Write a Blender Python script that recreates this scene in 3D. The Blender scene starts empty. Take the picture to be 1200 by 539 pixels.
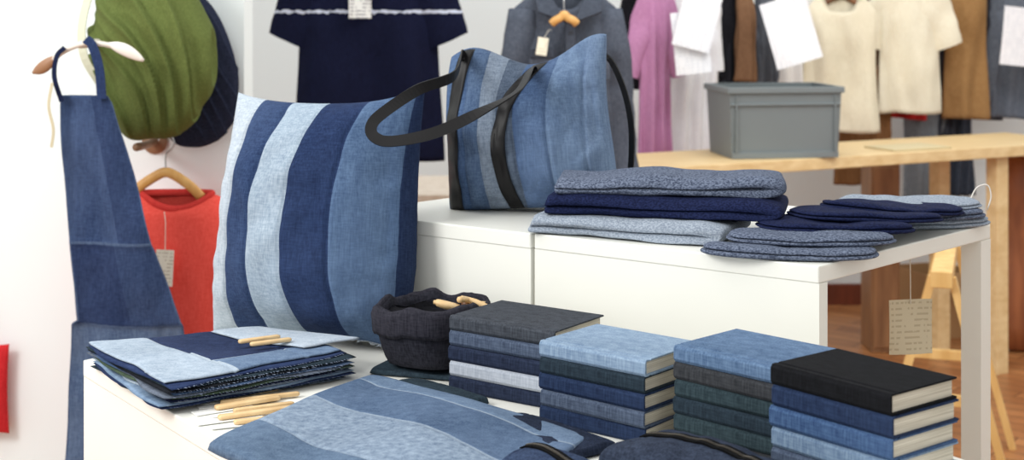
import bpy, math, random
from mathutils import Vector, Matrix, Euler, noise
random.seed(7)
S=bpy.context.scene
COL=S.collection
V=Vector
def lin(c):
    return tuple(((x/255)/12.92 if x/255<=.04045 else ((x/255+.055)/1.055)**2.4) for x in c)+(1,)
# ---------------------------------------------------------------- materials
def base_mat(name,rough=.6,metal=0):
    m=bpy.data.materials.new(name); m.use_nodes=True
    nt=m.node_tree; b=nt.nodes['Principled BSDF']
    b.inputs['Roughness'].default_value=rough; b.inputs['Metallic'].default_value=metal
    return m,nt,b
def noise_node(nt,tc,scale,detail=2,out='Object'):
    mp=nt.nodes.new('ShaderNodeMapping'); mp.inputs['Scale'].default_value=scale
    nt.links.new(tc.outputs[out],mp.inputs['Vector'])
    n=nt.nodes.new('ShaderNodeTexNoise'); n.inputs['Scale'].default_value=1; n.inputs['Detail'].default_value=detail
    nt.links.new(mp.outputs[0],n.inputs['Vector'])
    return n
def ramp(nt,src,c1,c2,p1=.3,p2=.7):
    r=nt.nodes.new('ShaderNodeValToRGB'); r.color_ramp.elements[0].position=p1; r.color_ramp.elements[1].position=p2
    r.color_ramp.elements[0].color=c1; r.color_ramp.elements[1].color=c2
    nt.links.new(src,r.inputs[0]); return r
def mixc(nt,mode,fac,a,b):
    m=nt.nodes.new('ShaderNodeMix'); m.data_type='RGBA'; m.blend_type=mode
    if isinstance(fac,float): m.inputs[0].default_value=fac
    else: nt.links.new(fac,m.inputs[0])
    for i,x in ((6,a),(7,b)):
        if isinstance(x,tuple): m.inputs[i].default_value=x
        else: nt.links.new(x,m.inputs[i])
    return m.outputs[2]
_mc={}
def mute(c):
    if c[2]>c[0]+8:
        g=sum(c)/3; return tuple((x*.84+g*.16)*.95 for x in c)
    return c
def fabric(c1,c2=None,sx=420,sz=45,big=5,contrast=.14,bump=.35,band=None,fade=0):
    """woven cloth: fine two-way streaks plus soft fading"""
    key=('f',c1,c2,sx,sz,big,contrast,band,fade)
    if key in _mc: return _mc[key]
    if c2 is None: c2=tuple(min(255,int(x*1.3+8)) for x in c1)
    c1=mute(c1); c2=mute(c2)
    m,nt,b=base_mat('woven_cloth',.92)
    b.inputs['Specular IOR Level'].default_value=.12
    tc=nt.nodes.new('ShaderNodeTexCoord')
    n1=noise_node(nt,tc,(sx,sx,sz)); n3=noise_node(nt,tc,(sz*1.5,sz*2.2,sx)); n2=noise_node(nt,tc,(big,big,big),3)
    a=nt.nodes.new('ShaderNodeMath'); a.operation='MULTIPLY_ADD'; nt.links.new(n1.outputs[0],a.inputs[0]); a.inputs[1].default_value=1.3; nt.links.new(n3.outputs[0],a.inputs[2])
    h=nt.nodes.new('ShaderNodeMath'); h.operation='MULTIPLY'; h.inputs[1].default_value=1/2.3; nt.links.new(a.outputs[0],h.inputs[0])
    r=ramp(nt,h.outputs[0],lin(c1),lin(c2),.32,.68)
    lo=1-contrast
    r2=ramp(nt,n2.outputs[0],(lo,lo,lo,1),(1,1,1,1),.3,.65)
    col=mixc(nt,'MULTIPLY',1.0,r.outputs[0],r2.outputs[0])
    if fade:
        n4=noise_node(nt,tc,(7,7,4),1); r4=ramp(nt,n4.outputs[0],(0,0,0,1),(fade,fade,fade,1),.35,.8)
        col=mixc(nt,'MIX',r4.outputs[0],col,lin(tuple(min(255,x+45) for x in c2)))
        n5=noise_node(nt,tc,(70,70,5),2); r5=ramp(nt,n5.outputs[0],(.78,.80,.84,1),(1.12,1.11,1.08,1),.32,.7)
        col=mixc(nt,'MULTIPLY',min(1.0,fade*2.5),col,r5.outputs[0])
    if band:
        z0,hw,bc=band
        sp=nt.nodes.new('ShaderNodeSeparateXYZ'); nt.links.new(tc.outputs['Object'],sp.inputs[0])
        nb=noise_node(nt,tc,(60,60,60),2)
        s=nt.nodes.new('ShaderNodeMath'); s.operation='SUBTRACT'; nt.links.new(sp.outputs[2],s.inputs[0]); s.inputs[1].default_value=z0
        ab=nt.nodes.new('ShaderNodeMath'); ab.operation='ABSOLUTE'; nt.links.new(s.outputs[0],ab.inputs[0])
        mu=nt.nodes.new('ShaderNodeMath'); mu.operation='MULTIPLY_ADD'; nt.links.new(nb.outputs[0],mu.inputs[0]); mu.inputs[1].default_value=hw*2.2; nt.links.new(ab.outputs[0],mu.inputs[2])
        lt=nt.nodes.new('ShaderNodeMath'); lt.operation='LESS_THAN'; nt.links.new(mu.outputs[0],lt.inputs[0]); lt.inputs[1].default_value=hw*1.55
        col=mixc(nt,'MIX',lt.outputs[0],col,lin(bc))
    nt.links.new(col,b.inputs['Base Color'])
    bp=nt.nodes.new('ShaderNodeBump'); bp.inputs['Strength'].default_value=bump; bp.inputs['Distance'].default_value=.001
    nt.links.new(h.outputs[0],bp.inputs['Height']); nt.links.new(bp.outputs[0],b.inputs['Normal'])
    _mc[key]=m; return m
def knit(c1,c2,sc=330):
    key=('k',c1,c2,sc)
    if key in _mc: return _mc[key]
    m,nt,b=base_mat('flecked_knit',.95); b.inputs['Specular IOR Level'].default_value=.1
    tc=nt.nodes.new('ShaderNodeTexCoord')
    n=noise_node(nt,tc,(sc*.7,sc*.7,sc*1.2),1)
    r=ramp(nt,n.outputs[0],lin(c1),lin(c2),.36,.64)
    nt.links.new(r.outputs[0],b.inputs['Base Color'])
    bp=nt.nodes.new('ShaderNodeBump'); bp.inputs['Strength'].default_value=.5; bp.inputs['Distance'].default_value=.0012
    nt.links.new(n.outputs[0],bp.inputs['Height']); nt.links.new(bp.outputs[0],b.inputs['Normal'])
    _mc[key]=m; return m
def plain(c,rough=.5,metal=0,var=.06,name='painted_surface',spec=None):
    key=('p',c,rough,metal,var,spec)
    if key in _mc: return _mc[key]
    m,nt,b=base_mat(name,rough,metal)
    if spec is not None: b.inputs['Specular IOR Level'].default_value=spec
    tc=nt.nodes.new('ShaderNodeTexCoord'); n=noise_node(nt,tc,(3,3,3),3)
    k=1-var; r=ramp(nt,n.outputs[0],tuple(x*k for x in lin(c)[:3])+(1,),lin(c))
    nt.links.new(r.outputs[0],b.inputs['Base Color'])
    _mc[key]=m; return m
def wood(c1,c2,sc=(30,30,4),rough=.5):
    key=('w',c1,c2,sc)
    if key in _mc: return _mc[key]
    m,nt,b=base_mat('wood_grain',rough)
    tc=nt.nodes.new('ShaderNodeTexCoord'); n=noise_node(nt,tc,sc,4)
    r=ramp(nt,n.outputs[0],lin(c1),lin(c2)); nt.links.new(r.outputs[0],b.inputs['Base Color'])
    _mc[key]=m; return m
def paper(c=(238,236,230),ink=(120,120,125),per=160):
    key=('t',c,ink,per)
    if key in _mc: return _mc[key]
    m,nt,b=base_mat('printed_paper',.8)
    tc=nt.nodes.new('ShaderNodeTexCoord')
    sp=nt.nodes.new('ShaderNodeSeparateXYZ'); nt.links.new(tc.outputs['Object'],sp.inputs[0])
    mu=nt.nodes.new('ShaderNodeMath'); mu.operation='MULTIPLY'; mu.inputs[1].default_value=per; nt.links.new(sp.outputs[2],mu.inputs[0])
    fr=nt.nodes.new('ShaderNodeMath'); fr.operation='FRACT'; nt.links.new(mu.outputs[0],fr.inputs[0])
    lt=nt.nodes.new('ShaderNodeMath'); lt.operation='LESS_THAN'; lt.inputs[1].default_value=.35; nt.links.new(fr.outputs[0],lt.inputs[0])
    n=noise_node(nt,tc,(per*1.1,1,per*.25),1)
    gt=nt.nodes.new('ShaderNodeMath'); gt.operation='GREATER_THAN'; gt.inputs[1].default_value=.5; nt.links.new(n.outputs[0],gt.inputs[0])
    ml=nt.nodes.new('ShaderNodeMath'); ml.operation='MULTIPLY'; nt.links.new(lt.outputs[0],ml.inputs[0]); nt.links.new(gt.outputs[0],ml.inputs[1])
    nt.links.new(mixc(nt,'MIX',ml.outputs[0],lin(c),lin(ink)),b.inputs['Base Color'])
    _mc[key]=m; return m
def pages_mat():
    m,nt,b=base_mat('book_pages',.85)
    tc=nt.nodes.new('ShaderNodeTexCoord'); n=noise_node(nt,tc,(8,8,900),2)
    r=ramp(nt,n.outputs[0],lin((170,162,144)),lin((222,216,200))); nt.links.new(r.outputs[0],b.inputs['Base Color']); return m
def parquet():
    m,nt,b=base_mat('parquet_floor',.35)
    tc=nt.nodes.new('ShaderNodeTexCoord'); mp=nt.nodes.new('ShaderNodeMapping'); mp.inputs['Rotation'].default_value=(0,0,.7)
    nt.links.new(tc.outputs['Object'],mp.inputs['Vector'])
    br=nt.nodes.new('ShaderNodeTexBrick'); br.inputs['Scale'].default_value=3.2
    br.inputs['Color1'].default_value=lin((194,134,84)); br.inputs['Color2'].default_value=lin((160,102,60)); br.inputs['Mortar'].default_value=lin((100,56,30))
    br.inputs['Mortar Size'].default_value=.01; br.inputs['Brick Width'].default_value=1.2; br.inputs['Row Height'].default_value=.24
    nt.links.new(mp.outputs[0],br.inputs['Vector'])
    n=noise_node(nt,tc,(4,30,4),3); r=ramp(nt,n.outputs[0],(.75,.75,.75,1),(1,1,1,1))
    nt.links.new(mixc(nt,'MULTIPLY',1.0,br.outputs[0],r.outputs[0]),b.inputs['Base Color']); return m
# denim palette
D_PALE=fabric((134,154,176),(180,198,214),fade=.15); D_LIGHT=fabric((98,128,166),(142,170,200),fade=.3); D_MID=fabric((50,76,118),(82,112,156),fade=.3)
D_DARK=fabric((24,38,78),(44,64,110),fade=.1); D_NAVY=fabric((15,22,50),(30,42,80)); D_BLK=fabric((18,20,27),(36,40,48))
D_GREY=fabric((80,90,106),(122,134,154)); D_TEAL=fabric((28,42,54),(52,70,82))
LEATHER=plain((15,14,16),.5,0,.2,'black_leather',.3)
STEEL=plain((190,190,190),.3,1,.05,'steel')
WHITE_T=plain((238,238,230),.4,0,.03,'white_laminate')
BEECH=wood((212,180,128),(230,204,156),(6,40,40)); PINE=wood((200,144,74),(224,176,106)); PALEPINE=wood((212,168,100),(232,196,130)); TAN=wood((206,168,116),(226,196,148)); DARKW=wood((92,58,34),(130,86,52))
PAGES=pages_mat()
# ---------------------------------------------------------------- mesh helpers
MX={}
def thing(name,label,cat,loc=(0,0,0),rot=(0,0,0),group=None):
    e=bpy.data.objects.new(name,None); e.empty_display_size=.05; COL.objects.link(e)
    e.location=loc; e.rotation_euler=rot
    e["label"]=label; e["category"]=cat
    if group: e["group"]=group
    MX[e.name]=(Matrix.Translation(V(loc))@Euler(rot).to_matrix().to_4x4()).inverted()
    return e
import bmesh
def mk(name,vf,mat,root=None,world=False,smooth=False,fm=None,label=None,solid=0,bevel=0,sub=0):
    vs,fs=vf
    if root is not None and world:
        M=MX[root.name]; vs=[M@V(v) for v in vs]
    me=bpy.data.meshes.new(name); me.from_pydata([tuple(v) for v in vs],[],fs)
    mats=mat if isinstance(mat,list) else [mat]
    for m in mats: me.materials.append(m)
    if fm:
        for p,i in zip(me.polygons,fm): p.material_index=i
    if smooth:
        for p in me.polygons: p.use_smooth=True
    bm=bmesh.new(); bm.from_mesh(me); bmesh.ops.recalc_face_normals(bm,faces=bm.faces); bm.to_mesh(me); bm.free()
    o=bpy.data.objects.new(name,me); COL.objects.link(o)
    if root is not None: o.parent=root
    if label: o["label"]=label
    if solid:
        s=o.modifiers.new('solid','SOLIDIFY'); s.thickness=solid; s.offset=0
    if bevel:
        s=o.modifiers.new('bevel','BEVEL'); s.width=bevel; s.segments=2; s.limit_method='ANGLE'
    if sub:
        s=o.modifiers.new('sub','SUBSURF'); s.levels=sub; s.render_levels=sub
    return o
def join(*vfs):
    vs=[];fs=[]
    for v,f in vfs:
        k=len(vs); vs+=list(v); fs+=[tuple(i+k for i in q) for q in f]
    return vs,fs
def box(x0,x1,y0,y1,z0,z1):
    v=[V((x,y,z)) for z in (z0,z1) for x,y in ((x0,y0),(x1,y0),(x1,y1),(x0,y1))]
    return v,[(3,2,1,0),(4,5,6,7),(0,1,5,4),(1,2,6,5),(2,3,7,6),(3,0,4,7)]
def prism(poly,z0,z1):
    n=len(poly); v=[V((p[0],p[1],z0)) for p in poly]+[V((p[0],p[1],z1)) for p in poly]
    f=[tuple(range(n-1,-1,-1)),tuple(range(n,2*n))]+[(i,(i+1)%n,(i+1)%n+n,i+n) for i in range(n)]
    return v,f
def extr(poly_yz,x0,x1):
    n=len(poly_yz); v=[V((x0,p[0],p[1])) for p in poly_yz]+[V((x1,p[0],p[1])) for p in poly_yz]
    return v,[tuple(range(n-1,-1,-1)),tuple(range(n,2*n))]+[(i,(i+1)%n,(i+1)%n+n,i+n) for i in range(n)]
def cr(pts,n=8):
    pts=[V(p) for p in pts]; P=[pts[0]*2-pts[1]]+pts+[pts[-1]*2-pts[-2]]; out=[]
    for i in range(1,len(P)-2):
        for k in range(n):
            t=k/n; a,b,c,d=P[i-1],P[i],P[i+1],P[i+2]
            out.append(.5*((2*b)+(c-a)*t+(2*a-5*b+4*c-d)*t*t+(3*b-a-3*c+d)*t**3))
    out.append(pts[-1]); return out
def circ(r,n=8,r2=None):
    r2=r if r2 is None else r2
    return [(r*math.cos(2*math.pi*i/n),r2*math.sin(2*math.pi*i/n)) for i in range(n)]
def rect(w,t): return [(-w/2,-t/2),(w/2,-t/2),(w/2,t/2),(-w/2,t/2)]
def sweep(path,prof,side=None,scales=None,closed=False,sidefn=None):
    path=[V(p) for p in path]; n=len(path); m=len(prof); vs=[]; fs=[]
    s0=V(side) if side is not None else None; prev=None
    for i,p in enumerate(path):
        if closed: t=(path[(i+1)%n]-path[i-1])
        else: t=path[min(i+1,n-1)]-path[max(i-1,0)]
        t.normalize()
        if sidefn: sd=sidefn(p); s=sd-t*sd.dot(t)
        elif s0 is not None: s=s0-t*s0.dot(t)
        else:
            if prev is None:
                prev=V((0,0,1)) if abs(t.z)<.9 else V((1,0,0))
            s=prev-t*prev.dot(t)
        s.normalize(); prev=s; nn=t.cross(s)
        k=scales[i] if scales else (1,1)
        for a,b in prof: vs.append(p+s*a*k[0]+nn*b*k[1])
    for i in range(n if closed else n-1):
        j=(i+1)%n
        for q in range(m):
            r=(q+1)%m; fs.append((i*m+q,i*m+r,j*m+r,j*m+q))
    if not closed:
        fs.append(tuple(range(m-1,-1,-1))); fs.append(tuple((n-1)*m+q for q in range(m)))
    return vs,fs
def tube(path,r,n=8): return sweep(path,circ(r,n))
def lathe(prof,n=32,sx=1,sy=1,fn=None,c=(0,0,0)):
    vs=[];fs=[]
    for r,z in prof:
        for i in range(n):
            a=2*math.pi*i/n; p=V((r*math.cos(a)*sx+c[0],r*math.sin(a)*sy+c[1],z+c[2]))
            if fn: p=fn(p,a,r,z)
            vs.append(p)
    m=len(prof)
    for k in range(m-1):
        for i in range(n):
            j=(i+1)%n; fs.append((k*n+i,k*n+j,(k+1)*n+j,(k+1)*n+i))
    fs.append(tuple(range(n-1,-1,-1))); fs.append(tuple((m-1)*n+i for i in range(n)))
    return vs,fs
def nz(x,y,z=0,s=1): return noise.noise(V((x*s,y*s,z*s)))
def crumple(x,y,seed,s=1):
    """ridged creases, 0..1, sharp at the crease lines"""
    v=0
    for k,(f,a) in enumerate(((6,1.0),(13,.5),(27,.22))):
        v+=a*(1-min(1,abs(nz(x*f*s+k*7.3,y*f*s*.8,seed+k*3.1))*3.2))
    return v/1.72
class Pillow:
    def __init__(s,w,h,t,pinch=.06,exp=.42,amp=.004,seams=(),ws=10,warp=None,zc=None,seed=0,round_=0,puck=.15,crum=0):
        s.w,s.h,s.t,s.pinch,s.exp,s.amp,s.seams,s.ws,s.warp,s.seed=w,h,t,pinch,exp,amp,seams,ws,warp,seed
        s.zc=h/2 if zc is None else zc; s.round_=round_; s.puck=puck; s.crum=crum
    def pos(s,a,b,side,off=0):
        x=s.w/2*a*(1-s.pinch*(1-b*b)); z=s.h/2*b*(1-s.pinch*(1-a*a))
        if s.round_:
            q=1-s.round_*(abs(a)**6)*(abs(b)**6); x*=q; z*=q
        f=max(0,1-a*a)*max(0,1-b*b); y=s.t/2*f**s.exp
        k=min(1,f*5)
        y+=s.amp*k*(nz(x*s.ws,z*s.ws*.7,s.seed+side)+.5*nz(x*s.ws*2.3,z*s.ws*2.3,s.seed+3*side))
        if s.crum: y-=s.crum*k*crumple(x,z,s.seed+side*2,.9)
        e=max(abs(a),abs(b)); pk=math.exp(-((e-.93)/.10)**2)
        u=z if abs(a)>abs(b) else x
        y+=s.amp*s.puck*pk*k*math.sin(u*150+3*nz(u*14,side,s.seed))
        for q in s.seams: y-=.004*math.exp(-(((a-q)*s.w/2)/.0028)**2)*k
        p=V((x,side*(max(0,y)+off),z+s.zc))
        return s.warp(p,a,b) if s.warp else p
    def mesh(s,n=70,m=50,fmat=None):
        A=[math.sin(math.pi/2*(2*i/n-1)*.96)/math.sin(math.pi/2*.96) for i in range(n+1)]
        B=[math.sin(math.pi/2*(2*i/m-1)*.96)/math.sin(math.pi/2*.96) for i in range(m+1)]
        vs=[];idx={}
        for side in (-1,1):
            for i,a in enumerate(A):
                for j,b in enumerate(B):
                    edge=i in(0,n) or j in(0,m)
                    if side==1 and edge: idx[(1,i,j)]=idx[(-1,i,j)]; continue
                    idx[(side,i,j)]=len(vs); vs.append(s.pos(a,b,side))
        fs=[];fm=[]
        for side in (-1,1):
            for i in range(n):
                for j in range(m):
                    q=[idx[(side,i,j)],idx[(side,i+1,j)],idx[(side,i+1,j+1)],idx[(side,i,j+1)]]
                    if side==1: q.reverse()
                    fs.append(tuple(q)); fm.append(fmat((A[i]+A[i+1])/2,(B[j]+B[j+1])/2,side) if fmat else 0)
        return (vs,fs),fm
    def band(s,a0,hw,side,off=.002,n=50,b0=-.985,b1=.985,lean=0,bow=0):
        vs=[];fs=[]; cs=[(-1,0),(-1,1),(-.6,1),(-.2,1),(.2,1),(.6,1),(1,1),(1,0)]; m=len(cs)
        for k in range(n+1):
            b=b0+(b1-b0)*k/n; aa=a0+lean*b+bow*(1-b*b)
            for (d,o) in cs: vs.append(s.pos(max(-.99,min(.99,aa+d*hw)),b,side,off if o else -.001))
        for k in range(n):
            for q in range(m):
                r=(q+1)%m; fs.append((k*m+q,k*m+r,k*m+m+r,k*m+m+q))
        fs+= [tuple(range(m)),tuple(n*m+q for q in range(m-1,-1,-1))]
        return vs,fs
def padpt(C4,a,b,rc,edge,seed):
    L,B,R,F=C4
    p=L*(1-a)*(1-b)+B*(1-a)*b+R*a*b+F*a*(1-b)
    if rc:
        c=(L+B+R+F)/4; q=abs(2*a-1)**5*abs(2*b-1)**5; p=c+(p-c)*(1-rc*q)
    return p+V((nz(p.x,p.y,seed+5,9),nz(p.x,p.y,seed+9,9),0))*edge*2
def pad(corners,z0,t,n=36,m=36,exp=.3,amp=.003,ws=12,edge=.004,zf=None,seed=0,fmat=None,seams=(),rc=.06,extra=None,crum=0):
    C4=[V((c[0],c[1],0)) for c in corners]
    vs=[];idx={}
    for side in (1,-1):
        for i in range(n+1):
            for j in range(m+1):
                a=i/n;b=j/m   # a: L->F , b: L->B
                e=i in(0,n) or j in(0,m)
                if side==-1 and e: idx[(-1,i,j)]=idx[(1,i,j)]; continue
                p=padpt(C4,a,b,rc,edge,seed)
                f=(4*a*(1-a))*(4*b*(1-b))
                zz=zf(p.x,p.y) if zf else 0
                h=t*(max(0,f)**exp)
                if side==1:
                    z=z0+zz+t*.15+h*.85+amp*min(1,f*6)*nz(p.x,p.y,seed,ws)
                    if crum: z-=crum*min(1,f*6)*crumple(p.x,p.y,seed+1.7)
                    if extra: z+=extra(a,b)*min(1,f*6)
                    for (ax,q) in seams:
                        z-=.0018*math.exp(-(((a if ax=='a' else b)-q)/.010)**2)
                else: z=z0+zz+t*.15-h*.15
                idx[(side,i,j)]=len(vs); vs.append(V((p.x,p.y,z)))
    fs=[];fm=[]
    for side in (1,-1):
        for i in range(n):
            for j in range(m):
                q=[idx[(side,i,j)],idx[(side,i+1,j)],idx[(side,i+1,j+1)],idx[(side,i,j+1)]]
                if side==-1: q.reverse()
                fs.append(tuple(q)); fm.append(fmat((i+.5)/n,(j+.5)/m) if fmat else 0)
    return (vs,fs),fm
# ================================================================= ROOM
def struct(name,vf,mat):
    o=mk(name,vf,mat); o["kind"]="structure"; o["label"]=name.replace('_',' '); return o
WALLM=plain((242,251,251),.8,0,.01,'wall_paint'); WALLB=plain((236,243,244),.8,0,.01,'wall_paint')
struct('floor',box(-3.5,4.5,-1.5,6.6,-.05,0),parquet())
struct('wall_left',box(-3.5,-.665,3.6,3.72,0,3),WALLM)
struct('wall_back',box(-3.5,4.5,6.45,6.6,0,3),WALLB)
struct('baseboard_back',box(-3.5,4.5,6.42,6.45,0,.09),wood((96,44,26),(130,62,36)))
struct('wall_right',box(4.5,4.6,-1.5,6.6,0,3),WALLB)
# ================================================================= LOWER TABLE
TZ=.79; UZ=.99
A=(-.667,2.256); Bp=(-.416,2.541); E=(.432,1.935); G=(.788,1.444); Hh=(-.0,1.32)
lt=thing('display_table','low white laminate display table with boxed sides','table',(0,1.8,0))
poly=[A,Hh,G,E,Bp]
mk('tabletop',prism(poly,TZ-.025,TZ),WHITE_T,lt,True,bevel=.002)
def inset(poly,d):
    c=V((sum(p[0] for p in poly)/len(poly),sum(p[1] for p in poly)/len(poly)))
    return [tuple(V(p)+(c-V(p)).normalized()*d) for p in poly]
pi=inset(poly,.0015)
for i in range(5):
    p=V(pi[i]); q=V(pi[(i+1)%5]); d=(q-p).normalized(); nrm=V((-d.y,d.x))
    mk('side_panel',prism([p,q,q+nrm*.02-d*.02,p+nrm*.02+d*.02],0,TZ-.025),WHITE_T,lt,True)
# ================================================================= UPPER TABLES
C=V((.415,1.962)); L=V((-.81,.586)); R=V((.69,.724)); DEP=.515
def q(a,b): v=C+L*a+R*b; return (v.x,v.y)
ut=thing('display_table','tall white display table with solid front and open end frame','table',(.45,2.3,0))
mk('tabletop',prism([q(0,0),q(0,DEP),q(.47,DEP),q(.47,0)],UZ-.024,UZ),WHITE_T,ut,True,bevel=.002)
mk('front_panel',prism([q(.0,0.001),q(.0,.022),q(.47,.022),q(.47,.001)],0,UZ-.024),WHITE_T,ut,True)
for a in (.0,.438):
    mk('leg',prism([q(a,DEP-.034),q(a,DEP),q(a+.032,DEP),q(a+.032,DEP-.034)],0,UZ-.024),WHITE_T,ut,True)
ut2=thing('display_table','tall white boxed display table under the tote bag','table',(-.1,2.6,0))
mk('tabletop',prism([q(.474,-.004),q(.474,DEP),q(.86,DEP),q(.86,-.004)],UZ-.024,UZ),WHITE_T,ut2,True,bevel=.002)
mk('front_panel',prism([q(.474,-.003),q(.474,.02),q(.86,.02),q(.86,-.003)],0,UZ-.024),WHITE_T,ut2,True)
mk('end_panel',prism([q(.84,.022),q(.84,DEP),q(.86,DEP),q(.86,.022)],0,UZ-.024),WHITE_T,ut2,True)
mk('leg',prism([q(.474,DEP-.034),q(.474,DEP),q(.506,DEP),q(.506,DEP-.034)],0,UZ-.024),WHITE_T,ut2,True)
# ================================================================= BOOKS
def book(loc,ang,Lx,W,t,mat,label,group):
    r=thing('book',label,'book',loc,(0,0,ang),group)
    b=.0024
    prof=[(W,t),(.015,t),(.012,t-.0014),(.009,t),(.003,t),(0,t-.004),(0,.004),(.003,0),(.009,0),(.012,.0014),(.015,0),(W,0),(W,b),(.0035,b),(.0035,t-b),(W,t-b)]
    mk('cover',extr(prof,0,Lx),mat,r,bevel=.0005)
    mk('pages',box(.004,Lx-.004,.0038,W-.004,b+.0001,t-b-.0001),PAGES,r,label='cream page block')
def stack(left,sdir,Lx,W,t,specs,grp):
    s=V(sdir).normalized(); ang=math.atan2(-s.y,-s.x)
    z=TZ+.0005
    for k,(m,desc) in enumerate(reversed(specs)):
        topi=(k==len(specs)-1)
        j=0 if topi else .003
        book((left[0]+random.uniform(-j,j)*.6,left[1]+random.uniform(-j,j)*.6,z),ang+(0 if topi else random.uniform(-.02,.02)),Lx+(.0 if topi else random.uniform(-.003,.003)),W,t,m,desc,grp)
        z+=t+.0004
B1=fabric((50,54,62),(80,86,96)); B2=fabric((24,32,54),(46,58,86)); B3=fabric((160,170,186),(196,204,216)); B4=fabric((104,134,170),(154,180,206),fade=.15)
B5=fabric((28,40,52),(48,66,80)); B6=fabric((22,36,68),(42,62,100),fade=.06); B7=fabric((56,68,92),(92,108,134)); B8=fabric((62,92,134),(108,140,178),fade=.15)
B9=fabric((40,42,46),(68,70,74)); B10=fabric((34,50,58),(60,80,88)); B11=fabric((13,14,16),(26,27,31)); B12=fabric((38,64,112),(74,108,154),fade=.1); B13=fabric((84,112,150),(134,162,190),fade=.1)
nb=lambda s:s+' cloth-bound notebook in a stacked pile'
stack((-.090,2.079),(-.82,.572),.180,.130,.0212,[(B1,nb('charcoal')),(B7,nb('grey-blue denim')),(B2,nb('dark navy')),(B3,nb('pale grey')),(B2,nb('dark navy'))],'stack of notebooks topped with charcoal')
stack((.036,1.926),(-.77,.64),.170,.130,.0212,[(B4,nb('light blue denim')),(B5,nb('dark teal')),(B6,nb('dark indigo')),(B7,nb('grey-blue denim')),(B6,nb('dark indigo'))],'stack of notebooks topped with light blue')
stack((.202,1.815),(-.70,.714),.158,.130,.0210,[(B8,nb('mid-blue denim')),(B9,nb('charcoal grey')),(B10,nb('dark green-grey')),(B5,nb('dark teal')),(B10,nb('dark green-grey')),(B9,nb('charcoal grey'))],'stack of notebooks topped with mid blue')
stack((.296,1.662),(-.62,.785),.167,.118,.0235,[(B11,nb('black')),(B6,nb('dark indigo')),(B12,nb('bright blue denim')),(B13,nb('faded blue denim')),(B7,nb('grey-blue denim')),(B6,nb('dark indigo'))],'stack of notebooks topped with black')
# ================================================================= CUSHION
cu=thing('cushion','square patchwork denim cushion with vertical blue stripes, leaning upright','cushion',(-.328,2.368,TZ+.004),(math.radians(-8),math.radians(-1.5),math.radians(-24)))
bounds=[-.64,-.32,.08,.50,.955]
def cw(p,a,b):
    k=p.z/.39; g=max(0,1-a*a)*max(0,1-b*b)
    x=p.x*(1.06-.07*k)+.006*k-.014*g
    ear=.020*max(0,a)**4*max(0,b)**4+.008*max(0,-a)**4*max(0,b)**4
    br=(max(0,a)*max(0,-b))**3
    return V((x+ear*.3-.040*br,p.y*(1.20-.34*k),p.z+ear-.006*(abs(a)**6)*(1-max(0,b))*.4))
pc=Pillow(.362,.398,.23,pinch=.055,exp=.50,amp=.013,seams=bounds[:-1],ws=9,warp=cw,round_=.0,puck=.12,crum=.005)
(vf,fm)=pc.mesh(160,100,lambda a,b,s: sum(1 for x in bounds if a>x) if s==-1 else 5)
mk('cushion_cover',vf,[fabric((156,172,188),(198,210,220)),fabric((28,46,86),(54,78,122),fade=.2),fabric((132,154,176),(178,196,212),fade=.15),fabric((20,36,74),(40,62,108),fade=.15),fabric((54,80,120),(86,116,156),fade=.28),fabric((24,38,74),(44,64,104))],cu,smooth=True,fm=fm)
fr=[]
for k in range(70):
    a=-.97+k*1.94/69; p=pc.pos(a,-.995,-1); e=p+V((random.uniform(-.005,.005),-.012-random.random()*.010,.0015-random.random()*.003))
    fr.append(tube([p,(p+e)/2+V((0,0,.001)),e],.0006,4))
mk('fringe',join(*fr),plain((200,208,218),.9),cu,label='pale frayed thread fringe')
# ================================================================= TOTE BAG
tb=thing('tote_bag','patchwork denim tote bag with black leather straps','bag',(.030,2.485,UZ+.001),(math.radians(-2),math.radians(-3),math.radians(-12)))
def bw(p,a,b):
    k=p.z/.26; x=p.x; kk=max(0,k)
    return V((x*(1.0-.05*k)+.012*k-.010*(1-b*b)*(1-a*a)+.006*math.sin(k*5+1),
              p.y*(1.30-.80*min(kk,1)**2)+.006*math.sin(x*34)*kk**3,
              p.z+.020*kk*max(0,x/.145)+.008*k+.006*(max(0,a)*max(0,b))**5-.020*kk**3*math.cos((x-.02)*22)*(1-abs(a)**4)))
bb=[-.66,-.44,-.22,.0,.40,.78]
pb=Pillow(.296,.262,.17,pinch=.03,exp=.36,amp=.024,seams=bb,ws=9,warp=bw,seed=4,round_=.02,puck=.08,crum=.013)
(vf,fm)=pb.mesh(150,110,lambda a,b,s: sum(1 for x in bb if a>x))
mk('bag_body',vf,[D_MID,fabric((50,74,112),(88,114,150),fade=.3),fabric((96,112,134),(138,154,174),fade=.2),fabric((58,72,94),(92,108,130),fade=.2),fabric((44,68,108),(76,104,146),fade=.4),fabric((64,90,128),(102,130,166),fade=.4),fabric((72,98,136),(110,136,170),fade=.3)],tb,smooth=True,fm=fm)
for a0,ln,hw,bo in ((-.80,.06,.095,-.05),(.03,.15,.085,-.20)):
    mk('leather_band',pb.band(a0,hw,-1,.003,lean=ln,bow=bo),LEATHER,tb,smooth=True,label='black leather band')
    mk('leather_band',pb.band(a0,hw,1,.003,lean=ln),LEATHER,tb,smooth=True,label='black leather band')
ti=MX[tb.name].inverted()
ptA=ti@pb.pos(-.76,.9,-1,.006); ptB=ti@pb.pos(.14,.9,-1,.006)
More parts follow.
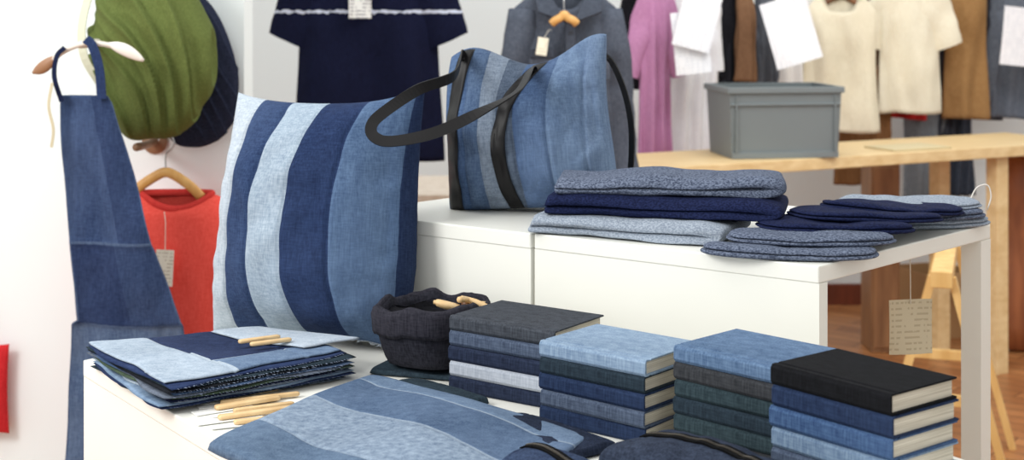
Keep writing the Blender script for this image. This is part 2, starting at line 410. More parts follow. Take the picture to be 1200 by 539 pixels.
hp=cr([ptA-V((0,0,.035)),ptA+V((-.004,-.006,.004)),V((-.095,2.37,1.226)),V((-.150,2.335,1.206)),V((-.198,2.295,1.176)),V((-.219,2.275,1.156)),V((-.216,2.262,1.138)),V((-.188,2.258,1.130)),V((-.12,2.266,1.143)),V((-.045,2.29,1.176)),V((.010,2.330,1.205)),ptB+V((-.006,-.012,.002)),ptB-V((0,-.004,.03))],10)
hc=V((-.10,2.30,1.180))
def hs(p):
    r_=p-hc; r_=V((r_.x*.5,0,r_.z)); r_.normalize(); return r_*.9+V((0,-.42,0))
mk('handle',sweep(hp,rect(.0185,.0022),sidefn=hs),LEATHER,tb,True,smooth=False,label='looped flat black leather handle',bevel=.0006)
hp=cr([ti@pb.pos(.5,.95,1,.002),V((.160,2.555,1.256)),V((.192,2.55,1.205)),V((.208,2.53,1.13)),V((.205,2.52,1.04)),V((.196,2.53,1.0))],8)
mk('handle',sweep(hp,rect(.011,.003),side=(.75,-.6,0)),LEATHER,tb,True,label='thin hanging black leather strap')
# ================================================================= FOLDED KNITS
def folded(name,label,origin,ang,length,depth,t,mat,z,layers=2,seed=0,wav=.004,lift=0):
    r=thing(name,label,'scarf',(origin[0],origin[1],z),(0,0,ang),group='folded knitwear pile')
    lt_=t/layers; path=[]
    for k in range(layers):
        zc=lt_*(k+.5); x1=length-.012*k+.010*nz(k,seed)
        xs=[.012,length*.2,length*.4,length*.6,length*.8,x1-.012]
        if k%2: xs=xs[::-1]
        for x in xs: path.append(V((x,0,zc+.0020*nz(x*14,k+seed*.7,3))))
        if k<layers-1:
            xe=x1+.009 if k%2==0 else -.002
            path.append(V((xe,0,zc+lt_/2)))
    P=cr(path,8); pr=[]; n=32
    for i in range(n):
        a=2*math.pi*i/n; c_,s_=math.cos(a),math.sin(a)
        pr.append((depth/2*math.copysign(abs(c_)**.22,c_),lt_*.53*math.copysign(abs(s_)**.62,s_)))
    vs,fs=sweep(P,pr,side=(0,1,0)); out=[]
    for v in vs:
        q_=v.z/t
        zz=v.z+wav*nz(v.x*9,v.y*7,seed)*q_+lift*(v.x/length)**4*q_+.0018*nz(v.x*24,v.y*16,v.z*50+seed)
        zz-=.22*t*q_*(max(0,1-v.x/.05)**2)
        zz-=.30*t*q_*max(0,(abs(v.y)/(depth/2)-.75)/.25)**2
        out.append(V((v.x+.008*nz(v.y*12,v.z*40,seed),v.y+depth/2+.018*nz(v.x*6,seed,v.z*30),max(.0005,zz))))
    mk('folded_cloth',(out,fs),mat,r,smooth=True,sub=1)
K_GREY=knit((62,70,88),(112,122,142),420); K_NAVY=knit((18,24,50),(32,40,74),420); K_LG=knit((124,134,148),(160,170,182),480)
an=math.atan2(-.40,.916)
folded('folded_scarf','light grey folded knit scarf on the bottom of the pile',(.012,2.230),an,.305,.170,.031,K_LG,UZ+.001,2,seed=1,wav=.003)
folded('folded_scarf','dark navy folded knit scarf in the middle of the pile',(.033,2.222),an+.15,.360,.160,.031,K_NAVY,UZ+.032,2,seed=5,wav=.004)
folded('folded_scarf','grey flecked folded knit scarf on top of the pile',(.052,2.226),an+.24,.348,.145,.027,K_GREY,UZ+.062,2,seed=9,wav=.007,lift=.006)
# ================================================================= KNITTED CAPS
def beret(loc,ang,rx,ry,t,mat,label,seed=0,tilt=(0,0)):
    r=thing('knitted_cap',label,'hat',loc,(tilt[0],tilt[1],ang),'flat knitted caps')
    def f(p,a,r_,z):
        edge=1+.07*nz(math.cos(a)*1.1,math.sin(a)*1.1,seed)
        k=1/((abs(math.cos(a))**2.5+abs(math.sin(a))**2.5)**(1/2.5))
        x=p.x*edge*k; y=p.y*edge*k
        zz=p.z+(.006*nz(x*12,y*12,seed)+.003*nz(x*30,y*24,seed+2))*min(1,z/t)
        return V((x,y,zz))
    pr=[(.001,t*.90),(.2,t*.93),(.4,t*.96),(.6,t*1.0),(.82,t*1.0),(.92,t*.96),(.98,t*.84),(1.0,t*.68),(.985,t*.56),(.94,t*.5)]
    mk('crown',lathe(pr,60,rx,ry,f),mat,r,smooth=True,sub=1)
    pr2=[(.90,t*.52),(.995,t*.48),(1.03,t*.36),(1.03,t*.22),(.99,t*.08),(.93,0),(.001,0)]
    mk('brim',lathe(pr2,60,rx,ry,f),mat,r,smooth=True,sub=1)
z=UZ+.001
beret((.392,2.048,z),-.16,.120,.056,.0145,K_GREY,'grey flecked flat knitted cap overhanging the table edge',seed=1)
beret((.428,2.082,z+.0135),-.02,.118,.056,.0140,K_GREY,'grey flecked flat knitted cap lying on another cap',seed=3,tilt=(0,.010))
beret((.475,2.142,z+.021),.06,.114,.058,.0135,K_NAVY,'navy flat knitted cap lying on grey caps',seed=5,tilt=(0,.03))
beret((.530,2.185,z+.031),.16,.116,.058,.0125,K_NAVY,'dark navy flat knitted cap fanned over another',seed=8,tilt=(0,.05))
beret((.585,2.24,z+.034),.22,.114,.058,.0125,K_NAVY,'navy flat knitted cap near the top of the fan',seed=15,tilt=(0,.07))
beret((.655,2.325,z),.10,.106,.060,.014,K_LG,'light grey knitted cap lying flat on the white table',seed=17)
beret((.635,2.32,z+.0135),.02,.116,.060,.014,K_GREY,'grey flat knitted cap lying on a lighter cap',seed=7)
beret((.64,2.33,z+.027),.12,.114,.058,.013,K_LG,'light grey flat knitted cap on top of another',seed=27)
tg=thing('string_loop','thin white string loop standing up from the caps','string',(.74,2.35,UZ+.03))
mk('string',tube(cr([(0,0,0),(.012,0,.025),(.03,0,.030),(.036,0,.012),(.03,0,-.01)],6),.0012,6),plain((225,222,214),.8),tg,smooth=True)
# ================================================================= FABRIC BIN
bn=thing('fabric_pouch','slouchy black denim fabric pouch with crumpled folded rim','pouch',(-.118,2.195,TZ+.014),(0,0,.3))
def bf(p,a,r_,z):
    hi=min(1,max(0,(z-.01)/.05))
    k=1+.09*hi*nz(math.cos(a)*1.5,math.sin(a)*1.5,z*9)+.05*math.cos(4*a)+.025*hi*nz(math.cos(a)*4,math.sin(a)*4,z*22)
    for sa in (0.4,2.0,3.5,5.1):
        k-=.03*math.exp(-(((a-sa+math.pi)%(2*math.pi)-math.pi)/.05)**2)
    k-=.025*hi*crumple(a*.12,z*1.2,5)
    return V((p.x*k,p.y*k,max(0,p.z+.014*hi*nz(math.cos(a)*1.8,math.sin(a)*1.8,3)+.003*hi*nz(math.cos(a)*5,math.sin(a)*5,z*20))))
mk('pouch_body',lathe([(.056,0),(.066,.003),(.071,.012),(.075,.025),(.078,.04),(.080,.055),(.080,.072),(.080,.084),(.077,.086),(.074,.078),(.066,.04),(.05,.010),(.02,.008)],120,1,.95,bf),fabric((24,25,34),(50,51,62)),bn,smooth=True)
mk('folded_rim',lathe([(.0795,.050),(.0845,.0475),(.0875,.054),(.0880,.066),(.0895,.080),(.087,.088),(.081,.090),(.078,.082),(.0775,.065)],120,1,.95,bf),fabric((32,32,42),(60,59,70)),bn,smooth=True)
mk('lining',lathe([(.073,.074),(.060,.068),(.03,.066),(.001,.066)],60,1,.95,bf),fabric((20,20,28),(36,36,44)),bn,smooth=True)
for k,(x,y,zz,rz,nm) in enumerate([(-.095,2.165,.894,.4,0),(-.07,2.185,.896,1.2,1),(-.055,2.185,.892,-.3,1)]):
    w=thing('wooden_toggle','small light wooden toggle lying in the fabric pouch','toggle',(x,y,zz),(0,.3,rz),'wooden toggles in the pouch')
    if nm==0:
        mk('toggle_body',lathe([(.002,-.006),(.014,-.005),(.019,0),(.015,.005),(.002,.006)],20,1.3,.8),TAN,w,smooth=True)
    mk('toggle_rod' ,tube(cr([(-.024,0,0),(0,0,.003),(.028,0,.001)],4),.0048 if nm else .003,8),TAN,w,smooth=True)
for k in range(4):
    w=thing('wooden_bead','small wooden bead peeping out of the pouch','bead',(-.065+k*.010-.035*(k%2),2.185+.010*k,.886),(0,0,k),'wooden beads in the pouch')
    mk('bead_body',lathe([(.002,-.006),(.006,-.005),(.008,0),(.006,.005),(.002,.006)],12),DARKW if k%2 else TAN,w,smooth=True)
vf,fm=pad([(-.215,2.165),(-.175,2.27),(-.035,2.235),(-.055,2.115)],TZ+.001,.012,40,40,.15,.003,seed=55,rc=.08,crum=.003)
r=thing('dark_cloth','dark teal folded cloth under the black fabric pouch','cloth',(-.12,2.19,TZ))
mk('cloth_body',vf,D_TEAL,r,True,smooth=True)
# ================================================================= CLOTH MATS
def zw(x,y):
    return .0035*nz(x,y,1,8)+.0035+.001*nz(x,y,4,24)
cols=[D_TEAL,D_MID,fabric((50,66,54),(92,108,88)),D_PALE,D_DARK,D_BLK,D_GREY,D_NAVY,D_LIGHT]
Lc,Bc,Rc,Fc=V((-.648,2.205)),V((-.405,2.285)),V((-.228,2.145)),V((-.462,1.955))
NM=11; ST=.0031
for k in range(NM):
    j=lambda s:V((random.uniform(-s,s),random.uniform(-s,s)))
    cs=[Lc+j(.006),Bc+j(.006),Rc+j(.012),Fc+j(.010)]
    vf,fm=pad(cs,TZ+.001+k*ST,ST*.97,40,40,.15,.0,edge=.007,zf=zw,seed=k*3,rc=.03)
    r=thing('cloth_mat','folded patchwork denim place mat in a layered pile','mat',((-.47),2.16,TZ+.001+k*ST),group='pile of denim place mats')
    mk('mat_cloth',vf,cols[(k*4)%9],r,True,smooth=True)
    fr=[]
    A0,B0=V((cs[3].x,cs[3].y,0)),V((cs[2].x,cs[2].y,0)); dd=(B0-A0); nn_=V((dd.y,-dd.x,0)).normalized()
    for q_ in range(60):
        b_=.03+.94*(q_+random.random()*.8)/60
        pt=padpt([V((c[0],c[1],0)) for c in cs],1.0,b_,.03,.007,k*3)
        p0=V((pt.x,pt.y,TZ+.001+k*ST+ST*.5+zw(pt.x,pt.y))); e=p0+nn_*(.002+random.random()*.004)+dd.normalized()*random.uniform(-.002,.002)
        fr.append(tube([p0,e],.0003,3))
    mk('frayed_edge',join(*fr),plain((120,132,154),.9),r,True)
zt=TZ+.001+NM*ST+.0004
def mf(a,b):
    s=.34+.05*(a-.5)
    if b<s: return 0
    if b<s+.015: return 3
    if a<.72: return 1 if b<.78 else 4
    if a<.735: return 3
    return 2
vf,fm=pad([Lc,Bc,Rc+V((-.02,.01)),Fc+V((-.005,.008))],zt,.0045,80,80,.15,0,edge=.006,zf=zw,seed=2,fmat=mf,seams=(('b',.35),('a',.73),('b',.78)),rc=.03)
r=thing('cloth_mat','top patchwork place mat in pale and dark denim','mat',((-.47),2.16,zt),group='pile of denim place mats')
mk('mat_cloth',vf,[fabric((140,160,182),(184,200,216),fade=.15),fabric((26,38,72),(46,62,104),fade=.12),fabric((72,98,136),(112,138,170),fade=.2),fabric((150,168,186),(186,200,212)),D_DARK],r,True,smooth=True,fm=fm)
vf,fm=pad([(-.475,2.245),(-.41,2.29),(-.225,2.195),(-.305,2.135)],zt+.0055,.0045,34,34,.15,0,edge=.007,zf=zw,seed=12,rc=.03)
r=thing('cloth_mat','pale faded denim cloth lying on the mat pile','mat',(-.38,2.25,zt+.005),group='pile of denim place mats')
mk('mat_cloth',vf,fabric((156,174,194),(196,208,220)),r,True,smooth=True)
def woodbar(p0,p1,z,w,t,lab,grp,card_=True):
    a=V((p0[0],p0[1],0)); b=V((p1[0],p1[1],0)); d=(b-a); ln=d.length; ang=math.atan2(d.y,d.x)
    r=thing('wooden_bar',lab,'wooden bar',(a.x,a.y,z),(0,0,ang),grp)
    mk('bar',sweep([(x,0,t/2+.0015) for x in (0.0,.003,ln*.5,ln-.003,ln)],[(w/2*math.copysign(abs(c)**.5,c),t/2*math.copysign(abs(s_)**.5,s_)) for c,s_ in circ(1,12)],side=(0,1,0),scales=[(.6,.7),(1,1),(1,1),(1,1),(.6,.7)]),TAN,r,smooth=True)
    if card_: mk('backing_card',box(-.030,ln*.55,-w*.8,w*.8,0,.001),plain((240,240,236),.6),r,label='white card')
g='wooden bars on white cards'
for i,(u0,u1,ww) in enumerate([((-.405,2.030),(-.335,2.078),.012),((-.402,2.000),(-.300,2.046),.009),((-.404,1.974),(-.325,2.026),.014),((-.376,1.958),(-.300,1.994),.009),((-.390,1.926),(-.296,1.975),.013),((-.365,1.904),(-.300,1.930),.010)]):
    woodbar(u0,u1,TZ+.0005+.0002*i,ww,.006,'flat light wooden bar on a white card on the table',g)
woodbar((-.405,2.150),(-.350,2.185),zt+.0135,.009,.006,'short wooden bar tag lying on pale cloth','wooden bar tags on cloth',False)
woodbar((-.385,2.134),(-.33,2.166),zt+.0135,.009,.006,'short wooden bar tag lying on pale cloth','wooden bar tags on cloth',False)
# ================================================================= FRONT FLAT BAG
SB=(.27,.60,.88)
def fbm(a,b):
    for s0 in SB:
        if abs(b-s0)<.0036: return 3
    if b<SB[0]: return 0
    if b<SB[1]: return 1
    if b<SB[2]: return 2
    return 4
def bagfold(a,b):
    s=-.0016*sum(math.exp(-((b-s0)/.007)**2) for s0 in SB)
    return s+.0035*math.sin(a*9+b*4+1.5*nz(a*3,b*3,2))
vf,fm=pad([(-.378,1.79),(-.205,2.125),(.105,1.815),(-.10,1.44)],TZ+.002,.022,140,140,.12,.005,ws=6,edge=.004,seed=21,fmat=fbm,rc=.02,extra=bagfold,crum=.002)
r=thing('denim_bag','flat patchwork denim bag lying on the white table','bag',(-.15,1.8,TZ))
mk('bag_body',vf,[fabric((66,90,122),(104,130,160),fade=.2),fabric((96,118,146),(156,176,198),sx=110,sz=320,bump=.9),fabric((56,80,116),(94,120,154),fade=.2),fabric((118,138,162),(150,168,188)),fabric((76,100,134),(112,138,168),fade=.15)],r,True,smooth=True,fm=fm)
# flat dark pouches
vf,fm=pad([(-.05,1.900),(.012,1.928),(.132,1.795),(.05,1.745)],TZ+.001,.020,60,60,.14,.004,seed=31,rc=.0,seams=(('a',.12),('b',.9)),crum=.005)
r=thing('denim_pouch','dark indigo flat pouch lying beside the notebooks','pouch',(.03,1.84,TZ))
mk('pouch_body',vf,fabric((22,30,48),(46,58,84)),r,True,smooth=True)
vf,fm=pad([(-.190,2.075),(-.14,2.10),(-.03,2.00),(-.1,1.96)],TZ+.001,.018,60,60,.14,.004,seed=33,rc=.0,seams=(('b',.85),),crum=.005)
r=thing('denim_pouch','dark teal folded pouch lying beside the fabric pouch','pouch',(-.1,2.05,TZ))
mk('pouch_body',vf,D_TEAL,r,True,smooth=True)
def zip_pouch(cs,t,mat,label,seed,bo=.5,wob=.06,crum=.010):
    amp=.007; ex=.15
    vf,fm=pad(cs,TZ+.001,t,120,90,ex,amp,ws=12,seed=seed,rc=.03,edge=.004,seams=(('b',.10),('b',.90)),crum=crum)
    c=sum((V((x[0],x[1])) for x in cs),V((0,0)))/4
    r=thing('zip_pouch',label,'pouch',(c.x,c.y,TZ))
    mk('pouch_body',vf,mat,r,True,smooth=True)
    C4=[V((x[0],x[1],0)) for x in cs]; P=[]
    for k in range(121):
        b=.06+.88*k/120; a=bo+wob*math.sin(3.0*b)
        p=padpt(C4,a,b,.03,.004,seed); f=(4*a*(1-a))*(4*b*(1-b))
        zz=TZ+.001+t*.15+t*.85*f**ex+amp*min(1,f*6)*nz(p.x,p.y,seed,12)-crum*min(1,f*6)*crumple(p.x,p.y,seed+1.7)
        P.append(V((p.x,p.y,zz)))
    for _ in range(3): P=[P[0]]+[(P[i-1]+P[i]*2+P[i+1])/4 for i in range(1,len(P)-1)]+[P[-1]]
    P=[p+V((0,0,.0012)) for p in P]
    mk('zipper',sweep(P,rect(.017,.0022),side=(.6,.8,0)),plain((6,6,8),.85,0,.1,'zipper_tape',.1),r,True)
    teeth=[]
    for k in range(2,118,1):
        p=P[k]+V((0,0,.0016)); t_=(P[k+1]-P[k-1]).normalized(); s_=V((.6,.8,0)); s_=(s_-t_*s_.dot(t_)).normalized()
        for sg in (-1,1):
            q0=p+s_*.0011*sg+t_*(.0004*sg); teeth.append(sweep([q0-s_*.0009,q0+s_*.0009],rect(.0009,.0010),side=(0,0,1)))
    mk('zipper_teeth',join(*teeth),plain((120,112,100),.35,.8),r,True,label='fine metal zipper teeth')
    pp_=P[16]; mk('zip_pull',box(pp_.x-.003,pp_.x+.003,pp_.y-.024,pp_.y,pp_.z+.001,pp_.z+.004),STEEL,r,True,bevel=.001)
zip_pouch([(.262,1.452),(.095,1.672),(.188,1.750),(.350,1.552)],.066,fabric((28,36,54),(60,72,96)),'dark indigo denim pouch with curved black zipper',41,.45,.12)
zip_pouch([(.070,1.56),(-.02,1.69),(.040,1.742),(.125,1.635)],.038,fabric((30,42,72),(62,82,118)),'dark blue denim zip pouch',47,.45,.08,.007)
# ================================================================= APRON + HOOK
hk=thing('wall_hook','long slim coat hook with one brown and one white paddle end','hook',(-.95,3.6,1.25))
mk('crossbar',sweep(cr([(-1.02,3.21,1.214),(-.99,3.20,1.236),(-.950,3.195,1.252),(-.91,3.195,1.254),(-.87,3.2,1.246)],6),circ(.006,10),side=(0,1,0)),plain((226,218,206),.4),hk,True,smooth=True)
def paddle(pts,m,lab):
    P=cr(pts,6); n=len(P)-1
    mk('paddle',sweep(P,circ(.007,12,.0135),side=(0,1,0),scales=[(max(.25,math.sin(i/n*math.pi)**.6),max(.22,math.sin(i/n*math.pi)**.6)) for i in range(n+1)]),m,hk,True,smooth=True,label=lab)
paddle([(-1.064,3.22,1.188),(-1.035,3.21,1.203),(-1.005,3.205,1.226)],plain((158,116,84),.45),'brown wooden paddle end')
paddle([(-.89,3.195,1.254),(-.852,3.195,1.240),(-.812,3.2,1.216)],plain((240,234,224),.35),'white paddle end')
mk('mount',tube([(-.95,3.6,1.252),(-.95,3.4,1.252),(-.95,3.197,1.252)],.009,12),plain((226,218,206),.4),hk,True,smooth=True)
ap=thing('apron','dark blue denim apron hanging from a wall hook','apron',(-.96,3.2,1.1))
YA=3.18; sc=YA/1700
rows=[(112,72,126),(122,69,132),(150,70,140),(200,73,156),(250,76,170),(288,79,180),(292,79,182),(340,84,198),(378,87,212),(382,80,214),(450,76,218),(540,73,222),(640,70,226),(716,70,226)]
def lerp_rows(v):
    for (a,b) in zip(rows,rows[1:]):
        if a[0]<=v<=b[0]:
            t=(v-a[0])/(b[0]-a[0]); return a[1]+(b[1]-a[1])*t,a[2]+(b[2]-a[2])*t
    return rows[-1][1:]
vs=[];fs=[];fm=[];NR,NC=200,60
for i in range(NR+1):
    v=112+(716-112)*i/NR; l,r_=lerp_rows(v)
    for j in range(NC+1):
        t=j/NC; u=l+(r_-l)*t; x=(u-600)*sc
        dy=.028*math.sin(t*5.2+.003*v)*(.3+i/NR*.7)+.014*nz(x*9,v*.006,3)+.006*nz(x*20,v*.02,7)+.012*crumple(x*.9,v*sc*.35,4)
        for sv in (286,380):
            dy-=.003*math.exp(-((v-sv)/3)**2)
        dy+=.006*(1/(1+math.exp(-(v-380)/2)))
        vs.append(V((x,YA+dy-.01*i/NR,1.35-v*sc)))
for i in range(NR):
    for j in range(NC):
        k=i*(NC+1)+j; fs.append((k,k+1,k+NC+2,k+NC+1)); v=112+604*(i+.5)/NR; t=(j+.5)/NC
        if abs(v-286)<1.6 or abs(v-383)<1.6 or j in (0,NC-1): fm.append(3)
        elif v<286: fm.append(0 if t<.62 else 4)
        elif v<380: fm.append(1 if t<.55 else 5)
        else: fm.append(2)
mk('apron_body',(vs,fs),[fabric((32,50,92),(62,86,130),fade=.3),fabric((24,40,80),(50,70,114),fade=.15),fabric((56,76,114),(94,118,154),fade=.3),fabric((56,76,112),(88,110,146)),fabric((26,42,82),(52,74,118),fade=.15),fabric((30,48,88),(58,80,124),fade=.15)],ap,True,smooth=True,fm=fm,solid=.004)
mk('neck_strap',sweep(cr([(-.984,3.17,1.128),(-1.000,3.17,1.181),(-.998,3.18,1.226),(-.982,3.185,1.246)],6),rect(.010,.003),side=(1,0,0)),D_NAVY,ap,True)
mk('neck_strap',sweep(cr([(-.895,3.165,1.134),(-.902,3.17,1.199),(-.920,3.18,1.250),(-.936,3.185,1.264)],6),rect(.020,.004),side=(1,0,0)),D_DARK,ap,True)
mk('waist_tie',sweep(cr([(-1.0,3.155,1.17),(-1.006,3.15,1.12),(-.996,3.15,1.07),(-1.0,3.15,1.03)],6),rect(.006,.002),side=(1,0,0)),plain((200,190,160),.8),ap,True,label='pale cord tie')
# ================================================================= GREEN BAG, NAVY BAG
def slouch(name,label,loc,rx,ry,rz,mat,seed,strap=True,amp=.10,tilt=.9):
    r=thing(name,label,'bag',loc)
    pr=[]
    for k in range(201):
        th=math.pi*k/200; pr.append((max(.0005,math.sin(th)**.72),-math.cos(th)))
    ct,st_=math.cos(tilt),math.sin(tilt)
    def f(p,a,r_,z):
        x,y=p.x,p.y
        w=1+.14*nz(x*.9,y*.9,seed+z*.8)+.05*nz(x*2.5,z*2.5,seed+8)
        wx=x+.30*nz(x*.8,z*.8,seed+2); wz=z+.30*nz(x*.8,z*.8,seed+5)
        along=wx*ct-wz*st_; across=wx*st_+wz*ct+.40*along*along
        # overlapping drapes: each ends in a soft lip that drops to the next
        u=across*3.1+.5*nz(along*.9,across*.5,seed+11); i_=math.floor(u); fr_=u-i_
        am=.55+.9*abs(nz(i_*2.3+.7,along*.6,seed))
        lip=(fr_**1.6)*min(1,(1-fr_)*11)-.35
        fine=1-abs(nz(across*5.5,along*1.0,seed+15))*3.0
        grow=(1-abs(z)**8)
        k=w+amp*(am*lip+.16*max(-1,fine))*grow
        up=max(0,z); dn=max(0,-z)
        yy=y*k*ry-(amp*.25*am*lip*grow*ry if y<0 else 0)
        return V((x*(1+(k-1)*.55)*rx*(1-.36*up**1.5)-.05*up*rx+.12*dn*(1-dn)*rx*2,yy,z*rz*(1+.08*nz(x*1.5,y,seed+7))-.03*max(0,x)*rz))
    mk('bag_body',lathe(pr,260,1,1,f),mat,r,smooth=True)
    if strap:
        mk('strap',sweep(cr([(-rx*.72,-.06,-.10),(-rx*.99,-.08,-.02),(-rx*1.0,-.06,.08),(-rx*.75,.0,.2),(-.03,.06,.30)],6),rect(.018,.004),side=(1,0,0)),plain((214,216,192),.8),r,label='pale webbing strap')
    return r
slouch('rucksack','olive green slouchy canvas bag hanging on the wall',(-.845,3.40,1.250),.138,.12,.222,fabric((80,92,46),(112,124,70),contrast=.10,sx=700,sz=90,bump=.12),3,amp=.30)
slouch('shoulder_bag','dark navy fabric bag hanging behind the green bag',(-.775,3.545,1.18),.104,.045,.190,fabric((24,30,52),(48,56,82)),8,False,amp=.14,tilt=.4)
hk2=thing('wall_hook','small wooden peg hook on the white wall','hook',(-.86,3.6,1.0))
mk('peg',sweep(cr([(-.885,3.6,1.0),(-.885,3.5,1.0),(-.88,3.40,1.005)],5),circ(.010,10)),plain((150,116,88),.5),hk2,True,smooth=True)
mk('back_plate',lathe([(.001,-.004),(.03,-.004),(.032,0),(.03,.004),(.001,.004)],20,1,1,lambda p,a,r_,z:V((-.885+p.x,3.594+p.z,1.0+p.y))),plain((150,116,88),.5),hk2,True,smooth=True)
# ================================================================= GARMENTS
def hanger(loc,yaw,w=.40,mat=PINE,label='curved wooden coat hanger with steel hook',drop=.055,thick=.007):
    r=thing('coat_hanger',label,'hanger',loc,(0,0,yaw))
    P=cr([(-w/2,0,-drop),(-w*.36,-.004,-drop*.5),(-w*.15,0,-.002),(0,0,.008),(w*.15,0,-.002),(w*.36,-.004,-drop*.5),(w/2,0,-drop)],5)
    mk('hanger_arms',sweep(P,circ(thick,8,.012),side=(0,1,0)),mat,r,smooth=True)
    mk('hook',tube(cr([(0,0,.01),(0,0,.05),(.012,0,.062),(.020,0,.078),(.010,0,.098),(-.010,0,.098),(-.018,0,.082)],6),.0022,6),STEEL,r,smooth=True)
    return r
def garment(name,label,loc,yaw,mat,w=.46,ln=.62,hem=None,sleeve='short',sang=35,slen=.2,sw=.085,depth=.05,folds=3,famp=.014,seed=0,neck=.08,scoop=.04,collar='band',cmat=None,cat='clothing',hang=True,hmat=PINE,drop=.065,hdz=-.012):
    r=thing(name,label,cat,loc,(0,0,yaw))
    hem=hem or w*1.03; n=84; rings=36; vs=[];fs=[]
    sh=w*.46; T0=.16
    for k in range(rings+1):
        t=k/rings
        if t<T0: s=t/T0; hw=neck+(sh-neck)*s**.95; z=-drop*(s**1.1)
        else:
            s=(t-T0)/(1-T0); hw=sh+(hem/2-sh)*min(1,s*1.2)-.006*math.sin(s*math.pi); z=-drop-(ln-drop)*s
        for i in range(n):
            a=2*math.pi*i/n; c_,s_=math.cos(a),math.sin(a)
            x=hw*math.copysign(abs(c_)**.85,c_); d=depth*(.40+.6*min(1,t*3))
            rg=1-2*abs(nz(x*7+.12*z*10,z*1.4,seed+11))*1.6
            fo=famp*min(1,t*1.6)*(.7*math.sin(x*folds*2*math.pi/w+seed+t*1.2+2.5*nz(x*6,z*2,seed)))+famp*1.1*nz(x*11,z*3,seed)+famp*.5*nz(x*25,z*9,seed)+famp*.8*rg*min(1,t*2)
            y=d*s_*(abs(s_)**.1 if s_ else 1)+fo
            zz=z
            if s_<0 and abs(x)<neck*1.4: zz=min(z,z-scoop*(1-min(1,(x/neck)**2))*(1-t/T0)) if t<T0 else z
            vs.append(V((x,y,zz+.012*nz(x*6,0,seed)*(t>.97))))
    for k in range(rings):
        for i in range(n):
            j=(i+1)%n; fs.append((k*n+i,k*n+j,(k+1)*n+j,(k+1)*n+i))
    mk('garment_body',(vs,fs),mat,r,smooth=True,solid=.003)
    if sleeve:
        for sg in (-1,1):
            a=math.radians(sang); d=V((math.sin(a)*sg,0,-math.cos(a)))
            p0=V((sg*(sh-.035),0,-drop*.6-sw*.45)); m=14
            P=[p0+d*slen*k/m+V((0,.012*math.sin(k*.5+seed)*(slen>.3),-.02*(k/m)**2*(slen>.3))) for k in range(m+1)]
            sc_=[(depth*(.72-.15*k/m),sw*((.72+.28*min(1,k/m*4))-.25*k/m*(1 if slen<.3 else 1.6))) for k in range(m+1)]
            vv,ff=sweep(P,circ(1,24),side=(0,1,0),scales=sc_)
            vv=[v+V((.006*nz(v.x*20,v.z*20,seed),.014*nz(v.x*14,v.z*10,seed+1),0)) for v in vv]
            mk('sleeve',(vv,ff[:-1]),mat,r,smooth=True)
    if collar:
        P=[V((neck*math.cos(a),depth*.40*math.sin(a),-(scoop*(1-math.cos(a)**2) if math.sin(a)<0 else 0)+.002)) for a in [2*math.pi*i/36 for i in range(36)]]
        mk('collar',sweep(P,circ(.009 if collar=='band' else .016,8,.006),side=(0,0,1),closed=True),cmat or mat,r,smooth=True)
    if hang: hanger((loc[0],loc[1],loc[2]+hdz),yaw,w*.72,hmat)
    return r
def card(name,label,loc,rot,w,h,mat,cat='paper',string=None,group=None):
    r=thing(name,label,cat,loc,rot,group)
    n=8; vs=[];fs=[]
    for j in range(n+1):
        for i in range(n+1):
            x=(i/n-.5)*w; z=(j/n-.5)*h; vs.append(V((x,.05*w*math.sin(x/w*3+z/h*2),z)))
    for j in range(n):
        for i in range(n):
            k=j*(n+1)+i; fs.append((k,k+1,k+n+2,k+n+1))
    mk('card',(vs,fs),mat,r,solid=.0012)
    if string: mk('string',tube([(0,0,h/2-.006),(string[0]/2+.002,.002,h/2+string[2]/2),string],.0009,5),plain((225,220,205),.8),r)
    return r
# navy tee
garment('t_shirt','navy blue t-shirt with white dyed stripe across the chest',(-.455,4.6,1.455),0,fabric((14,18,46),(25,31,66),band=(-.142,.0095,(205,212,228))),w=.465,ln=.615,sleeve='short',sang=24,slen=.17,sw=.10,depth=.05,seed=1,folds=2,famp=.014)
card('price_tag','white card price tag pinned on the navy t-shirt',(-.475,4.535,1.325),(0,0,.05),.07,.065,paper((240,240,236),(150,150,155),90),'tag')
# red tee
garment('t_shirt','coral red t-shirt on a wooden hanger against the wall',(-.800,3.47,.885),0,fabric((226,74,64),(242,98,86),contrast=.06),w=.40,ln=.66,sleeve='short',sang=8,slen=.19,sw=.075,depth=.045,seed=2,neck=.085,scoop=.035,folds=2.2,famp=.007,drop=.045,hang=False,cmat=fabric((196,54,50),(212,70,64)))
hanger((-.828,3.47,.930),0,.17,drop=.052)
card('price_tag','cream cardboard swing tag hanging on the red t-shirt',(-.815,3.40,.722),(0,.05,-.1),.042,.085,paper((240,236,220),(200,192,172),120),'tag',(-.01,.01,.13))
rb=thing('tote_bag','bright red fabric bag hanging low on the wall','bag',(-1.335,3.565,.285))
pr_=Pillow(.20,.22,.06,amp=.006,seed=6); vf,fm=pr_.mesh(30,30); mk('bag_body',vf,fabric((190,34,40),(214,56,60)),rb,smooth=True)
mk('handle',sweep(cr([(-.05,0,.2),(-.045,.01,.29),(0,.02,.33),(.02,.01,.29),(.02,0,.2)],5),rect(.016,.003),side=(0,1,0)),fabric((190,34,40),(214,56,60)),rb)
# low white shelf behind
sh=thing('low_shelf','low white shelf unit with wooden edge by the wall','shelf',(-.3,5.3,0))
mk('shelf_top',box(-.62,-.12,4.95,5.5,.645,.685),wood((214,196,176),(232,218,202)),sh,True,bevel=.003)
mk('shelf_body',box(-.60,-.14,4.97,5.48,0,.645),plain((236,232,230),.5),sh,True,bevel=.002)
